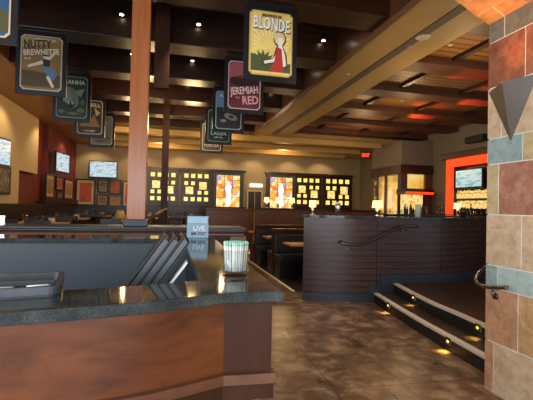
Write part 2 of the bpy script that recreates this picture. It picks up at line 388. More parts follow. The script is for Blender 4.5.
# ------------------------------------------------------------------ stone pillar and tiled portal soffit
PX, PY = 2.56, 2.79
t = thing('stone_pillar', 'large multicoloured slate tile pillar at the right edge by the steps', 'pillar', (PX, PY, 0))
B(.003, .7, -1.35, -.008, 0, 3.69, bev=.01).build('core', 'grout', t)
rows = [(0, .405, [(2.79, 'rust'), (2.70, 'tan'), (2.25, 'orange'), (1.85, 'rust')]),
        (.405, .84, [(2.79, 'rust'), (2.473, 'orange'), (2.1, 'teal')]),
        (.84, 1.02, [(2.79, 'teal'), (2.67, 'pale'), (2.2, 'teal')]),
        (1.02, 1.43, [(2.79, 'tan'), (2.45, 'tan'), (2.1, 'orange')]),
        (1.43, 1.84, [(2.79, 'mustard'), (2.67, 'brickred'), (2.2, 'tan')]),
        (1.84, 2.05, [(2.79, 'teal'), (2.45, 'mustard'), (2.1, 'pale')]),
        (2.05, 2.47, [(2.79, 'tan'), (2.65, 'tan'), (2.2, 'rust')]),
        (2.47, 2.847, [(2.79, 'russet'), (2.435, 'russet'), (2.1, 'tan')]),
        (2.847, 3.69, [(2.79, 'grey'), (2.63, 'grey'), (2.1, 'grey')])]
keys = list(ST); tb = MB()
for z0, z1, cs in rows:
    ys = [c[0] for c in cs]+[1.45]
    for k, (y0, nm) in enumerate(cs):
        tb.mi = keys.index(nm)
        tb.box(0, .03, ys[k+1]-PY+.004, y0-PY-(.004 if k else 0), z0+.004 if z0 else 0, z1-.004, bev=.002)
    tb.mi = keys.index(cs[0][1]); tb.box(.03, .7, -.03, 0, z0+.004 if z0 else 0, z1-.004, bev=.004)
tb.build('slate_tile', [ST[k] for k in keys], t)
# portal soffit, its far edge running off at an angle
c0 = Vector((PX+.1, PY+.045)); dr = Vector((-.504, -.245)).normalized()
t = thing('tiled_portal_soffit', 'orange lit slate tiles on the underside of the entrance portal', 'soffit', (PX, PY, 3.01))
sf = MB(); e1 = Vector((PX, PY)); 
sf.prism([(0, 0), (dr.x*3.0, dr.y*3.0), (dr.x*3.0, -2.2), (0, -2.2)], .003, .68); sf.build('core', 'grout', t)
ti = MB(); L0 = 0; kk = 0
for wd in (.23, .24, .24, .25, .25, .25, .25, .25, .25):
    a, b2 = L0+.006, L0+wd-.006; y = 0; off = (-.16, -.42, -.3)[kk % 3]; seg = [0, off]+[off-.45*j for j in range(1, 5)]
    for s0, s1 in zip(seg, seg[1:]):
        ti.mi = (0, 3, 0, 1)[(kk+len(seg)) % 4]
        g0 = 0 if s0 == 0 else -.007
        ti.prism([(dr.x*a, dr.y*a+s0+g0), (dr.x*b2, dr.y*b2+s0+g0), (dr.x*b2, dr.y*b2+s1+.007), (dr.x*a, dr.y*a+s1+.007)], 0, .012)
        kk += 1
    L0 += wd
ti.build('slate_tile', [ST[k] for k in keys], t)
# sconce on the pillar
t = thing('wall_sconce', 'dark grey inverted pyramid sconce on the stone pillar', 'wall light', (PX, 2.557, 2.0))
A_, B_, C_ = (0, .225, .44), (-.105, -.015, .45), (0, -.235, .46)
m = MB(); P = [m.bm.verts.new(p) for p in (A_, B_, C_, (0, 0, 0))]
m.bm.faces.new((P[0], P[1], P[3])); m.bm.faces.new((P[1], P[2], P[3])); m.bm.faces.new((P[0], P[3], P[2]))
Q = [m.bm.verts.new(Vector(p)*.93+Vector((-.004, 0, .03))) for p in (A_, B_, C_)]
for a in range(3): m.bm.faces.new((P[a], P[(a+1) % 3], Q[(a+1) % 3], Q[a]))
m.build('shade', 'bronze', t)
MB().lathe([(0, 0), (.018, .005), (.02, .04), (.0, .055)], (-.035, 0, .36)).build('bulb', 'spot', t)
spot('sconce_uplight', (2.44, 2.55, 2.44), (2.30, 2.45, 3.0), 17, (1, .42, .10), 120, 1, .04)
point('sconce_glow', (2.40, 2.5, 2.60), .5, (1, .45, .14), .06)

# short handrail looping round the pillar
t = thing('stair_handrail', 'short dark handrail looping around the stone pillar edge', 'handrail', (2.5, 2.8, 0))
def arcp(pts, n=6):
    """Chaikin-smoothed polyline"""
    pts = [Vector(p) for p in pts]
    for _ in range(3):
        q = [pts[0]]
        for a, b in zip(pts, pts[1:]): q += [a*.75+b*.25, a*.25+b*.75]
        pts = q+[pts[-1]]
    return pts
b3 = Vector((2.5, 2.8, 0))
MB().tube(arcp([S(507, 287.5, Y=2.45)-b3, S(491, 287.5, Y=2.66)-b3, S(478, 285, Y=2.82)-b3, S(475, 278, Y=2.93)-b3, S(482, 270, Y=3.04)-b3, S(490, 265, Y=3.12)-b3, Vector((.45, .42, .93))]), .017, 12).build('rail', 'rail', t)
q = S(493, 290, Y=2.68)-b3; MB().tube([q, q+Vector((.0, 0, -.045)), (.058, q.y, q.z-.05)], .009).tube([(.045, q.y, q.z-.05), (.06, q.y, q.z-.05)], .026, 16).build('bracket', 'rail', t)

# ------------------------------------------------------------------ steps and bar platform
low = [(3.142, 5.67), (2.928, 4.33), (2.855, 3.606), (2.798, 3.075), (2.77, 2.85)]
upp = [(3.464, 5.65), (3.23, 4.513), (3.183, 3.855), (3.135, 3.445), (3.10, 2.85)]
def smooth2(p): return [(q.x, q.y) for q in arcp([(a, b, 0) for a, b in p])]
low, upp = smooth2(low), smooth2(upp)
def off(pl, dx): return [(x+dx, y) for x, y in pl]
o = MB().strip(off(low, .03), [(9.0, y) for x, y in low], 0, .147).build('platform_step', 'carpet'); o['kind'] = 'structure'
w = MB().strip(off(upp, .03), [(9.0, y) for x, y in upp], .147, .297); w.box(3.5, 9.0, 6.0, 12.6, 0, .297)
o = w.build('platform_floor', 'carpet'); o['kind'] = 'structure'
for nm, pl, z in (('lower', low, 0), ('upper', upp, .15)):
    st = thing('step', '%s curved step edge with a pale tan nosing' % nm, 'step', (pl[0][0], pl[0][1], z))
    X0, Y0 = pl[0]; lc = [(x-X0, y-Y0) for x, y in pl]
    MB().strip(off(lc, 0), off(lc, .03), 0, .128).build('riser', 'riser', st)
    MB().strip(off(lc, -.008), off(lc, .065), .128, .152).build('nosing', 'nosing', st)
def steplight(u, v_, pl, z, label):
    # find where the sight line meets the riser
    best = min(range(len(pl)-1), key=lambda k: abs(S(u, v_, Y=pl[k][1]).x-pl[k][0]))
    x, y = pl[best]; dx, dy = pl[best+1][0]-x, pl[best+1][1]-y; a = math.atan2(dy, dx)
    t = thing('step_light', label, 'light', (x-.001, y, z+.03), a)
    fp = B(-.05, .05, -.008, 0, .005, .085, bev=.003).build('face_plate', 'chrome', t); B(-.038, .038, -.010, -.007, .017, .073).build('recess', 'blackplastic', t)
    B(-.02, .014, -.013, -.009, .03, .052).build('lens', 'steplight', fp)
    spot('step_light_beam', (x-.03, y, z+.07), (x-.065, y, z-.05), 4, (1, .66, .10), 85, 1, .008)
steplight(391, 308.5, low, .03, 'small square step light in the lower riser near the far end')
steplight(451, 346, low, .03, 'small square step light in the lower riser nearer the stone pillar')
steplight(413, 300, upp, .18, 'small square step light in the upper riser near the far end')
steplight(479, 332, upp, .18, 'small square step light in the upper riser beside the stone pillar')

# ------------------------------------------------------------------ curved slatted bar wall
CX, CY, R = 3.73, 9.80, 4.12
def arc(a0, a1, r, n=40): return [(CX+r*math.cos(a0+(a1-a0)*k/n), CY+r*math.sin(a0+(a1-a0)*k/n)) for k in range(n+1)]
def ang_u(u):
    best = None
    for k in range(2000):
        a = math.radians(230+k*.06); x, y = CX+R*math.cos(a), CY+R*math.sin(a)
        e = abs(S(u, 230, Y=y).x-x)
        if best is None or e < best[0]: best = (e, a)
    return best[1]
a_s = ang_u(303.5); js = [a_s, ang_u(376.5), ang_u(440), ang_u(505), math.radians(318)]
hw = thing('curved_bar_wall', 'curved half wall clad in dark horizontal slats below the bar', 'half wall', (0, 0, 0))
MB().strip(arc(a_s+.002, js[-1], R), arc(a_s+.002, js[-1], R+.0-.16), 0, 1.30).build('core', 'dark', hw)
for k in range(4):
    pb = MB(); a0, a1 = js[k]+.0012, js[k+1]-.0012
    for i in range(12):
        z0 = .14+i*.0965
        pb.strip(arc(a0, a1, R, 16), arc(a0, a1, R+.022, 16), z0+.005, z0+.0915); pb.strip(arc(a0, a1, R+.022, 16), arc(a0, a1, R+.031, 16), z0+.076, z0+.0915)
    pb.build('slat_panel', 'slat', hw)
MB().strip(arc(a_s, js[-1], R+.001), arc(a_s, js[-1], R+.03), 0, .13).build('baseboard', 'basegrey', hw)
astep = ang_u(388)
MB().strip(arc(astep-.03, js[-1], R+.024), arc(astep-.03, js[-1], R+.045), .13, .43).build('baseboard', 'basegrey', hw)
MB().strip(arc(ang_u(368), astep-.03, R+.03), arc(ang_u(368), astep-.03, R+.05), 0.13, .26).build('baseboard', 'basegrey', hw)
MB().strip(arc(a_s-.006, js[-1], R-.22), arc(a_s-.006, js[-1], R+.05), 1.30, 1.34).build('cap', 'granite', hw)
# handrail on it
def wp(u, z, o): a = ang_u(u); return (CX+(R+o)*math.cos(a), CY+(R+o)*math.sin(a), z)
t = thing('stair_handrail', 'dark bent handrail mounted on the curved slatted wall', 'handrail', (0, 0, 0))
MB().tube(arcp([wp(341, .945, .03), wp(338.5, .93, .10), wp(345, .905, .11), wp(362, .895, .11), wp(395, 1.19, .11), wp(408, 1.20, .11), wp(414, 1.20, .10), wp(413, 1.20, .03)]), .02, 12).build('rail', 'rail', t)
for u, z in ((347, .905), (379, 1.045), (402, 1.195)):
    p, q = wp(u, z, .11), wp(u, z-.06, .05); r_ = wp(u, z-.06, .022)
    MB().tube([p, (p[0], p[1], z-.05), q, r_], .009).tube([wp(u, z-.06, .022), wp(u, z-.06, .034)], .03).build('bracket', 'rail', t)

# ------------------------------------------------------------------ small table lamps and objects on ledges
def lamp(loc, label, h=.26, shade_r=.07, lit=True):
    t = thing('table_lamp', label, 'lamp', loc)
    MB().lathe([(.045, 0), (.045, .012), (.014, .02)]).build('base', 'chrome', t)
    MB().lathe([(.026, .012), (.026, h*.5), (.012, h*.56), (.008, h*.6)], n=16).build('stem', 'chrome', t)
    MB().lathe([(shade_r, h*.55), (shade_r*.85, h), (shade_r*.8, h), (shade_r*.94, h*.55)], n=24).build('lamp_shade', 'lampshade' if lit else 'paper', t)
    return t
def cap_pt(u, o=-.08): a = ang_u(u); return (CX+(R+o)*math.cos(a), CY+(R+o)*math.sin(a), 1.34)
lamp(cap_pt(312), 'table lamp with a small amber shade near the left end of the curved bar wall', .23, .055)
lamp(cap_pt(379), 'brightest table lamp, amber shade and steel stem, standing above the bent handrail', .25, .085)
lamp(cap_pt(457, -.9)[:2]+(1.34,), 'table lamp with a small amber shade in front of the red framed bar shelf', .23, .06) if False else None
def can(loc, label, h, r, m='chrome', name='lamp_stand_in'):
    t = thing(name, label, 'canister', loc)
    MB().lathe([(r, 0), (r, h*.86), (r*.94, h*.88)], n=20).build('body', m, t)
    MB().lathe([(r*1.04, h*.88), (r*1.04, h*.96), (r*.6, h)], n=20).build('lid', 'speaker', t)
can(cap_pt(338), 'shiny steel cylinder in place of a small lamp on the curved bar wall ledge', .21, .042)  # plain cylinder built where a small white lamp stands
can(cap_pt(421), 'white printed cylinder standing on the curved bar wall ledge', .2, .045, 'speaker', 'white_canister')
can(cap_pt(467), 'dark glass canister on the ledge before the lit bottles', .19, .045, 'bottledark', 'dark_canister')

# ------------------------------------------------------------------ bar: counter, back bar, wine room
t = thing('bar_counter', 'long dark bar counter behind the curved wall', 'bar counter', (6.3, 7.2, .297))
B(0, .5, 0, 3.7, 0, 1.0, bev=.005).build('body', 'dark', t); B(-.2, .6, -.1, 3.8, 1.0, 1.05, bev=.01).build('countertop', 'granite', t)

def tumbler(loc, label, grp):
    o = MB().lathe([(.028, 0), (.036, .12), (.033, .12), (.026, .012), (0, .012)], n=12).build('drinking_glass', 'glass', None, loc); return tag(o, label, 'glass', grp)
proto = tumbler((6.3, 7.2, 1.347), 'clear glass tumbler standing on the long bar counter', 'glasses on the bar counter')
for k in range(11):
    c = proto.copy(); col.objects.link(c); c.location = (6.25+random.random()*.4, 7.3+k*.32, 1.347)
bottle_mb = lambda h=.28: MB().lathe([(.036, 0), (.038, .02), (.038, h*.58), (.03, h*.66), (.013, h*.75), (.012, h*.94), (.015, h*.95), (.015, h), (0, h)], n=12)
def bottle(loc, label, grp, m, h=.28):
    o = bottle_mb(h).build('liquor_bottle', m, None, loc); return tag(o, label, 'bottle', grp)
b0 = bottle((6.9, 8.0, 1.347), 'dark bottle standing on the long bar counter', 'dark bottles on the bar counter', 'bottledark')
for k in range(9):
    c = b0.copy(); col.objects.link(c); c.location = (6.6+random.random()*.2, 8.6+k*.22, 1.347)
# back bar
FX = 8.02
bb = thing('back_bar_unit', 'back bar with a glowing red-orange frame and bottle shelves', 'back bar', (FX, 10.33, .297))
B(0, .33, -4.4, 0, 0, 1.02, bev=.005).build('cabinet', 'dark', bb)
B(-.04, .33, -4.4, 0, 1.02, 1.06).build('countertop', 'granite', bb)
B(.27, .33, -4.4, 0, 1.06, 2.67).build('back_panel', 'dark', bb)
w = B(.0, .1, -.22, 0, 1.06, 2.67, bev=.004); w.box(.0, .1, -4.4, -.22, 2.45, 2.67, bev=.004); w.build('lit_frame', 'redglow', bb)
B(-.12, .33, -4.5, .1, 2.67, 2.84, bev=.02).build('cornice', 'dark', bb)
B(.1, .27, -.22, 0, 1.06, 2.67).build('side_panel', 'dark', bb)
for z in (1.22, 1.50): B(.05, .27, -4.3, -.24, z, z+.02).build('shelf', 'mid', bb)
for z in (1.24, 1.52): B(.262, .268, -1.75, -.26, z, z+.22).build('lit_back', 'liquor', bb)
def screen(name, label, w_, h_, loc, rz, m='tv', tilt=0):
    t = thing(name, label, 'television', loc, rz)
    R_ = Matrix.Rotation(tilt, 3, 'X')
    B(-w_/2, w_/2, -.03, .03, -h_/2, h_/2, bev=.006).build('housing', 'blackplastic', t)
    B(-w_/2+.035, w_/2-.035, -.034, -.029, -h_/2+.05, h_/2-.035).build('screen', m, t)
    B(-.06, .06, .03, .14, -.08, .08).build('wall_mount', 'blackplastic', t)
    if tilt: t.rotation_euler = (tilt, 0, rz)
    return t
screen('television', 'television with a pale teal picture inside the red back bar frame', 1.05, .56, (FX+.12, 9.52, 2.37), -PI/2, 'tv_teal')
bs = [bottle((FX+.16, 10.0, .297+1.24), 'amber backlit bottle on the lower back bar shelf', 'bottles on the lower back bar shelf', 'liquor', .22),
      bottle((FX+.16, 10.0, .297+1.52), 'amber backlit bottle on the upper back bar shelf', 'bottles on the upper back bar shelf', 'liquor', .24)]
for i, z in ((0, 1.24), (1, 1.52)):
    for k in range(1, 17):
        c = bs[i].copy(); col.objects.link(c); c.location = (FX+.11+random.random()*.08, 10.0-k*.096, .297+z)
        if k % 4 == 2: c.scale = (1, 1, .84)
bs = bottle((FX+.1, 9.95, 1.357), 'dark bottle standing on the back bar counter', 'dark bottles on the back bar counter', 'bottledark', .2)
for k in range(1, 10):
    c = bs.copy(); col.objects.link(c); c.location = (FX+.02, 9.95-k*.17, 1.357)
lamp((FX-1.25, 8.1, 1.347) if False else S(457.5, 211, X=6.7).xy.to_tuple()+(1.347,), 'table lamp with an amber shade before the glowing red back bar frame', .30, .09)
sp = S(444, 141, Y=9.0)
t = thing('projector', 'black projector box mounted high above the red back bar frame', 'projector', S(478, 139, X=8.2))
B(-.15, .05, -.35, .35, -.09, .09, bev=.02).build('housing', 'blackplastic', t); B(.05, .15, -.05, .05, -.03, .03).build('wall_mount', 'blackplastic', t)
MB().tube([(-.14, .2, 0), (-.19, .2, 0)], .05).build('lens', 'glass', t)
# wine room box
WX, WY = 7.2, 11.4
wr = thing('glazed_wine_room', 'taupe corner room with yellow lit windows under a dark band', 'corner room', (WX, WY, 0))
w = B(0, 1.14, 0, 1.9, 2.92, 3.69); w.build('bulkhead', 'taupe', wr)
B(-.06, 1.14, -.06, 1.96, 2.62, 2.90, bev=.01).build('fascia', 'dark', wr)
B(-.03, 1.14, -.03, 1.92, 2.90, 2.92).build('fascia', 'mid', wr)
B(0, .22, 0, .2, .3, 2.62).build('corner_post', 'slat', wr)
for y in (.95, 1.05+.75): B(0, .08, y, y+.08, .3, 2.62).build('post', 'mid', wr)
B(0, .1, .2, 1.9, .3, 1.1).build('sill', 'dark', wr); B(.22, 1.15, 0, .1, .3, 1.1).build('sill', 'dark', wr)
B(.28, .33, .2, 1.9, 1.1, 2.62).build('lit_room_back', 'windowglow', wr); B(.34, 1.15, .2, .25, 1.1, 2.62).build('lit_room_back', 'windowglow', wr)
B(.02, .03, .2, 1.9, 1.1, 2.62).build('pane', 'glass', wr); B(.22, .9, .02, .03, 1.1, 2.62).build('pane', 'glass', wr)
B(.88, 1.15, 0, .1, 1.1, 2.62).build('post', 'mid', wr)
t = thing('lit_bar_canopy', 'red lit canopy shelf over hanging glasses beside the corner room', 'canopy', (7.0, 10.85, 0))
B(0, 1.0, 0, .5, 2.02, 2.12, bev=.01).build('canopy_top', 'dark', t); B(.01, .99, -.006, .0, 1.95, 2.02).build('led_strip', 'redglow', t)
B(0, 1.0, 0, .5, 1.94, 2.02).build('underside', 'mid', t)
for x in (.02, .9): B(x, x+.07, .4, .47, .297, 1.94).build('post', 'dark', t)
B(0, 1.0, .05, .5, .297, 1.30).build('cabinet', 'dark', t); B(.1, .9, .42, .46, 1.3, 1.94).build('lit_back', 'liquor', t)
p0 = bottle((7.1, 11.0, 1.30), 'dark bottle under the red lit canopy', 'dark bottles under the lit canopy', 'bottledark', .3)
for k in range(1, 8):
    c = p0.copy(); col.objects.link(c); c.location = (7.1+.11*k, 11.0+(.06 if k % 2 else 0), 1.30); c.scale = (1, 1, .75+.4*random.random())
# exit sign
p = S(365.5, 155.5, Y=12.97)
t = thing('exit_sign', 'glowing red exit sign hanging from the tan ceiling', 'sign', p, -.1)
B(-.17, .17, -.02, .02, -.1, .1, bev=.006).build('housing', 'blackplastic', t)
MB().text('EXIT', .17, (0, 0), -.026, .006, .27).build('lettering', 'exit', t); MB().tube([(0, 0, .1), (0, 0, 3.7-p.z)], .012).build('rod', 'blackplastic', t)
for loc, tg in (((5.0, 6.9, 3.2), (5.2, 6.0, 3.95)), ((6.6, 8.2, 3.2), (6.5, 7.4, 3.95)), ((6.4, 9.6, 3.2), (6.2, 8.9, 3.95))):
    spot('red_bar_uplight', loc, tg, 80, (1, .07, .015), 50, .7)

# ------------------------------------------------------------------ far partition with lamps, booths
t = thing('booth_divider', 'long reddish-brown divider wall below the far lamps', 'divider', (2.62, 12.0, 0))
B(0, 4.2, 0, .16, 0, 1.37).build('panel', 'mid', t); B(-.03, 4.23, -.04, .2, 1.37, 1.42, bev=.01).build('cap', 'dark', t)
t = thing('booth_divider', 'shorter brown divider wall before the small doorway', 'divider', (1.2, 13.2, 0))
B(0, 1.6, 0, .16, 0, 1.33).build('panel', 'mid', t); B(-.03, 1.63, -.04, .2, 1.33, 1.38, bev=.01).build('cap', 'mid', t)
for u, nm in ((266.5, 'leftmost of the three lamps on the far divider'), (278, 'middle one of the three lamps on the far divider'), (292, 'rightmost of the three lamps on the far divider')):
    p = S(u, 208, Y=12.08); lamp((p.x, p.y, 1.42), 'amber table lamp, '+nm, .33, .085)
def bench(y, label):
    t = thing('booth_bench', label, 'booth', (2.2, y, 0))
    B(0, 1.5, -.06, .06, 0, .95, bev=.004).build('back_panel', 'cherry_dark', t); B(-.02, 1.52, -.08, .08, .95, .99, bev=.01).build('cap', 'mid', t)
    for s in (-1, 1):
        B(.02, 1.5, min(s*.06, s*.52), max(s*.06, s*.52), .0, .34).build('seat_base', 'blackplastic', t)
        B(.0, 1.5, min(s*.08, s*.55), max(s*.08, s*.55), .34, .48, bev=.03).build('seat_cushion', 'leather', t)
        B(.0, 1.5, min(s*.06, s*.15), max(s*.06, s*.15), .48, .88, bev=.03).build('back_cushion', 'leather', t)
def btable(y, label):
    t = thing('booth_table', label, 'table', (2.25, y, 0))
    B(0, 1.4, -.3, .3, .71, .75, bev=.008).build('tabletop', 'orangewood', t); B(.5, .6, -.05, .05, .05, .71).build('pedestal', 'blackplastic', t)
    B(.3, .8, -.2, .2, 0, .05, bev=.01).build('base', 'blackplastic', t)
    spot('booth_table_spot', (2.9, y, 2.6), (2.9, y, .7), 16, WARM, 50)  # spot aimed down at the tabletop; no pendant fitting is built
bench(8.36, 'booth bench nearest the curved bar wall, dark panel back with black seats')
bench(10.18, 'second booth bench from the curved bar wall, dark panel back'); 
btable(7.5, 'honey coloured booth table nearest the curved bar wall'); btable(9.27, 'honey coloured booth table behind the nearest booth bench')
t = thing('booth_table', 'honey coloured booth table just before the far divider', 'table', (2.25, 11.2, 0))
B(0, 1.4, -.3, .3, .71, .75, bev=.008).build('tabletop', 'orangewood', t); B(.5, .6, -.05, .05, .05, .71).build('pedestal', 'blackplastic', t); B(.3, .8, -.2, .2, 0, .05, bev=.01).build('base', 'blackplastic', t)
struct('trim_7', B(2.10, 2.15, 6.6, 12.0, 0, .015), 'nosing')
struct('floor_booth', B(2.15, 3.7, 6.6, 12.0, 0, .004), 'dark')

# ------------------------------------------------------------------ wood-capped half wall and posts
HY = 4.36
t = thing('half_wall', 'low dark wood half wall with a blue-grey cap behind the host stand', 'half wall', (0, HY, 0))
B(-3.5, .80, .05, .30, 0, 1.17).build('panel', 'cherry_dark', t); B(-3.5, .83, .0, .35, 1.17, 1.185, bev=.004).build('moulding', 'mid', t)
B(-3.5, .82, .02, .33, 1.12, 1.15, bev=.008).build('moulding', 'mid', t)
B(-3.5, .845, -.02, .42, 1.185, 1.215, bev=.008).build('cap', 'basegrey', t)
B(.66, .84, -.01, .36, 0, 1.12, bev=.005).build('end_post', 'mid', t)
p = S(136.3, 223, Y=HY+.17)
t = thing('wooden_column', 'square satin wood column rising from the half wall cap', 'column', (p.x, HY+.17, 1.215))
B(-.095, .095, -.095, .095, .07, 3.9, bev=.006).build('shaft', 'column', t)
B(-.125, .125, -.125, .125, 0, .07, bev=.006).build('base', 'basegrey', t)
p = S(164.4, 190, Y=9.9)
t = thing('wooden_column', 'slim dark column standing further back beside the lit amber panels', 'column', (p.x, 9.9, 0))
B(-.08, .08, -.08, .08, 0, 4.9, bev=.005).build('shaft', 'cherry_dark', t)
p = S(162, 60, Y=5.4); o = B(-.095, .095, -.05, .05, 0, 2.3, bev=.004).build('ceiling_drop_post', 'cherry_dark', None, (p.x, 5.42, 2.97)); tag(o, 'short wide dark post hanging from the beams beside the satin wood column', 'post')

# ------------------------------------------------------------------ host stand
T = 1.19
hs = thing('host_stand', 'curved cherry wood host stand with dark granite top in the foreground', 'host stand', (0, 0, 0))
front = [(-2.2, .93), (-1.4, .955), (-.8, .995), (-.381, 1.049), (-.226, 1.077), (-.049, 1.112), (.1, 1.168), (.175, 1.198), (.26, 1.200), (.352, 1.193)]
front = [(a, b) for a, b in smooth2(front[:8])]+[(.26, 1.200), (.352, 1.193)]
inner = [(-2.2, 1.20), (-1.4, 1.22), (-.8, 1.25), (-.381, 1.290), (-.226, 1.313), (-.049, 1.352), (.04, 1.385), (.112, 1.42)]
inner = smooth2(inner)
top = front+[(.362, 3.5), (-2.2, 3.5), (-2.2, 3.15), (.112, 3.15)]+inner[::-1]
m = MB(); m.prism(top, T-.033, T)
bmesh.ops.recalc_face_normals(m.bm, faces=m.bm.faces)
ed = [e for e in m.bm.edges if abs(e.verts[0].co.z-e.verts[1].co.z) < 1e-6]
bmesh.ops.bevel(m.bm, geom=ed, offset=.004, segments=2, profile=.5, affect='EDGES'); m.build('countertop', 'granite', hs)
def ins(pl, d): return [(x, y+d) for x, y in pl]
fr = [p for p in front if p[0] < .18]
MB().strip(ins(fr, .035), ins(fr, .055), .935, T-.034).build('front_panel', 'cherry', hs)
fr2 = [(.175, 1.198), (.325, 1.19)]
MB().strip(ins(fr2, .035), ins(fr2, .06), .935, T-.034).build('corner_panel', 'cherry_dark', hs)
fa = fr+[(.335, 1.19)]
w = MB(); w.strip(ins(fa, .012), ins(fa, .05), .918, .937); w.strip(ins(fa, .022), ins(fa, .05), .902, .918); w.build('moulding', 'mid', hs)
w = MB().strip(ins(fa, .035), ins(fa, .06), .85, .902); w.build('apron', 'cherry_dark', hs)
B(.305, .325, 1.23, 3.45, .85, T-.034).build('side_panel', 'cherry_dark', hs)
MB().strip(ins(fr+[(.28, 1.2)], .32), ins(fr+[(.28, 1.2)], .345), 0, .92).build('kick_panel', 'cherry_dark', hs)
B(-2.2, .3, 3.18, 3.2, 0, T-.034).build('back_panel', 'panel', hs); B(-2.2, .3, 3.42, 3.46, 0, T-.034).build('rear_panel', 'cherry_dark', hs)
B(.14, .16, 1.45, 3.17, 0, T-.034).build('inner_panel', 'blackplastic', hs)
B(-2.2, .14, 1.56, 2.05, .88, .90).build('inner_shelf', 'panel', hs)
MB().strip(ins(inner, .0), ins(inner, -.02), .82, T-.034).build('inner_front_panel', 'dark', hs)
for x in (.25, -.9): B(x, x+.035, 1.30, 1.335, 0, .86, bev=.003).build('leg', 'blackplastic', hs)
B(-2.2, .14, 1.55, 3.18, .0, .02).build('bottom', 'dark', hs)

# stirrer glass
gp = S(237, 277.5, Z=T); gp = Vector((gp.x, gp.y+.045, T))
t = thing('stirrer_glass', 'clear tumbler filled with mint-tipped white straws on the granite counter', 'glass', gp)
MB().lathe([(.0, 0), (.044, 0), (.047, .004), (.054, .098), (.0515, .098), (.0455, .018), (.0, .016)], n=32).build('body', 'glass', t)
straw = MB().tube([(0, 0, 0), (0, 0, .094)], .0023, 6).build('drinking_straw', 'straw', None, (gp.x, gp.y, T+.018))
tip = MB().tube([(0, 0, .094), (0, 0, .108)], .0024, 6).build('tip', 'mint', straw)
tag(straw, 'slim white straw with a mint green tip standing in the clear tumbler', 'straw', 'mint-tipped straws in the tumbler')
spots = []
for k in range(85):
    r = .0395*math.sqrt((k+.5)/85); a = k*2.39996; spots.append((r*math.cos(a), r*math.sin(a)))
for k, (x, y) in enumerate(spots):
    if k == 0: s = straw
    else:
        s = straw.copy(); col.objects.link(s); tt = tip.copy(); col.objects.link(tt); tt.parent = s
    s.location = (gp.x+x, gp.y+y, T+.0185+random.random()*.002); s.rotation_euler = (-y*1.9, x*1.9, 0)
# tent card
cp = S(198, 238, Z=T); 
t = thing('tent_card', 'blue and white printed tent card standing on the host stand ledge', 'card', (cp.x, cp.y+.05, T), -.1)
m = MB(); rt = Matrix.Rotation(math.radians(-11), 3, 'X')
m.box(-.085, .085, -.024, -.021, .0, .175, rot=rt); m.box(-.085, .085, .014, .017, .0, .175, rot=rt.inverted()); cdo = m.build('card', mat('card_print', (.22, .34, .45), .3), t)
cardblue = mat('card_blue', (.10, .20, .30), .35)
m = MB(); m.box(-.078, .078, -.030, -.0265, .115, .166, rot=rt); 
m.build('printed_header', mat('card_sky', (.30, .46, .58), .35), t)
m = MB(); m.text('LIVE', .055, (.01, .075), -.032, .002, .09); m.build('lettering', 'paper', cdo); m = MB(); m.text('MUSIC', .04, (.01, .03), -.036, .002, .12); m.build('lettering', 'blackplastic', cdo)
# menus leaning in the well
for k, (dx, dy) in enumerate(((-.03, 0), (-.067, .01), (-.104, .02))):
    t = thing('menu_folder', ('rightmost leaning black menu folder showing its dark cover', 'middle leaning charcoal menu folder in the host stand well', 'leftmost leaning charcoal menu folder in the host stand well')[k], 'menu', (-.185+dx, 1.60+dy, .905))
    t.rotation_euler = (0, math.radians(35), 0)
    B(-.018, -.014, 0, .36, 0, .50, bev=.001).build('cover', 'leather', t); B(.014, .018, 0, .36, 0, .50, bev=.001).build('cover', 'leather', t)
    B(-.018, .018, .355, .36, 0, .50).build('spine', 'leather', t)
    B(-.010, .010, .004, .352, .004, .494).build('pages', 'menu_edge', t)
t = thing('loose_menu_sheet', 'white paper menu sheet tucked beneath the leaning folders', 'paper', (-.160, 1.57, .905)); t.rotation_euler = (0, math.radians(36), 0)
B(-.002, .002, 0, .14, 0, .40).build('sheet', 'paper', t)
# tray with pen
tp = S(63, 296, Z=T)
t = thing('plastic_tray', 'black rounded organizer tray on the left of the host stand', 'tray', (tp.x-.005, tp.y, T), .2)
def rr(x0, x1, y0, y1, r, n=5):
    P_ = []
    for cx, cy, a in ((x1-r, y0+r, -PI/2), (x1-r, y1-r, 0), (x0+r, y1-r, PI/2), (x0+r, y0+r, PI)):
        P_ += [(cx+r*math.cos(a+PI/2*k/n), cy+r*math.sin(a+PI/2*k/n)) for k in range(n+1)]
    return P_
a, b2 = rr(-.62, 0, 0, .27, .03), rr(-.605, -.015, .015, .255, .02)
MB().prism(a, 0, .006).build('bottom', 'leather', t)
MB().strip(a+[a[0]], b2+[b2[0]], .006, .028).build('rim', 'menu_edge', t)
B(-.6, -.02, .14, .155, .006, .024, bev=.003).build('divider', 'menu_edge', t)
o = MB().box(-.55, -.11, -.03, .03, 0, .006, bev=.0025).build('paper_slip', 'paper', None, (tp.x-.04, tp.y+.06, T+.0065)); tag(o, 'white slip lying in the front of the organizer tray', 'paper')
o = MB().tube([(-.03, -.014, 0), (.02, .010, 0), (.028, .014, 0)], [.005, .005, .001], 8).build('pen', 'paper', None, (tp.x-.085, tp.y+.09, T+.0115)); tag(o, 'short white pen lying in the right end of the organizer tray', 'pen')

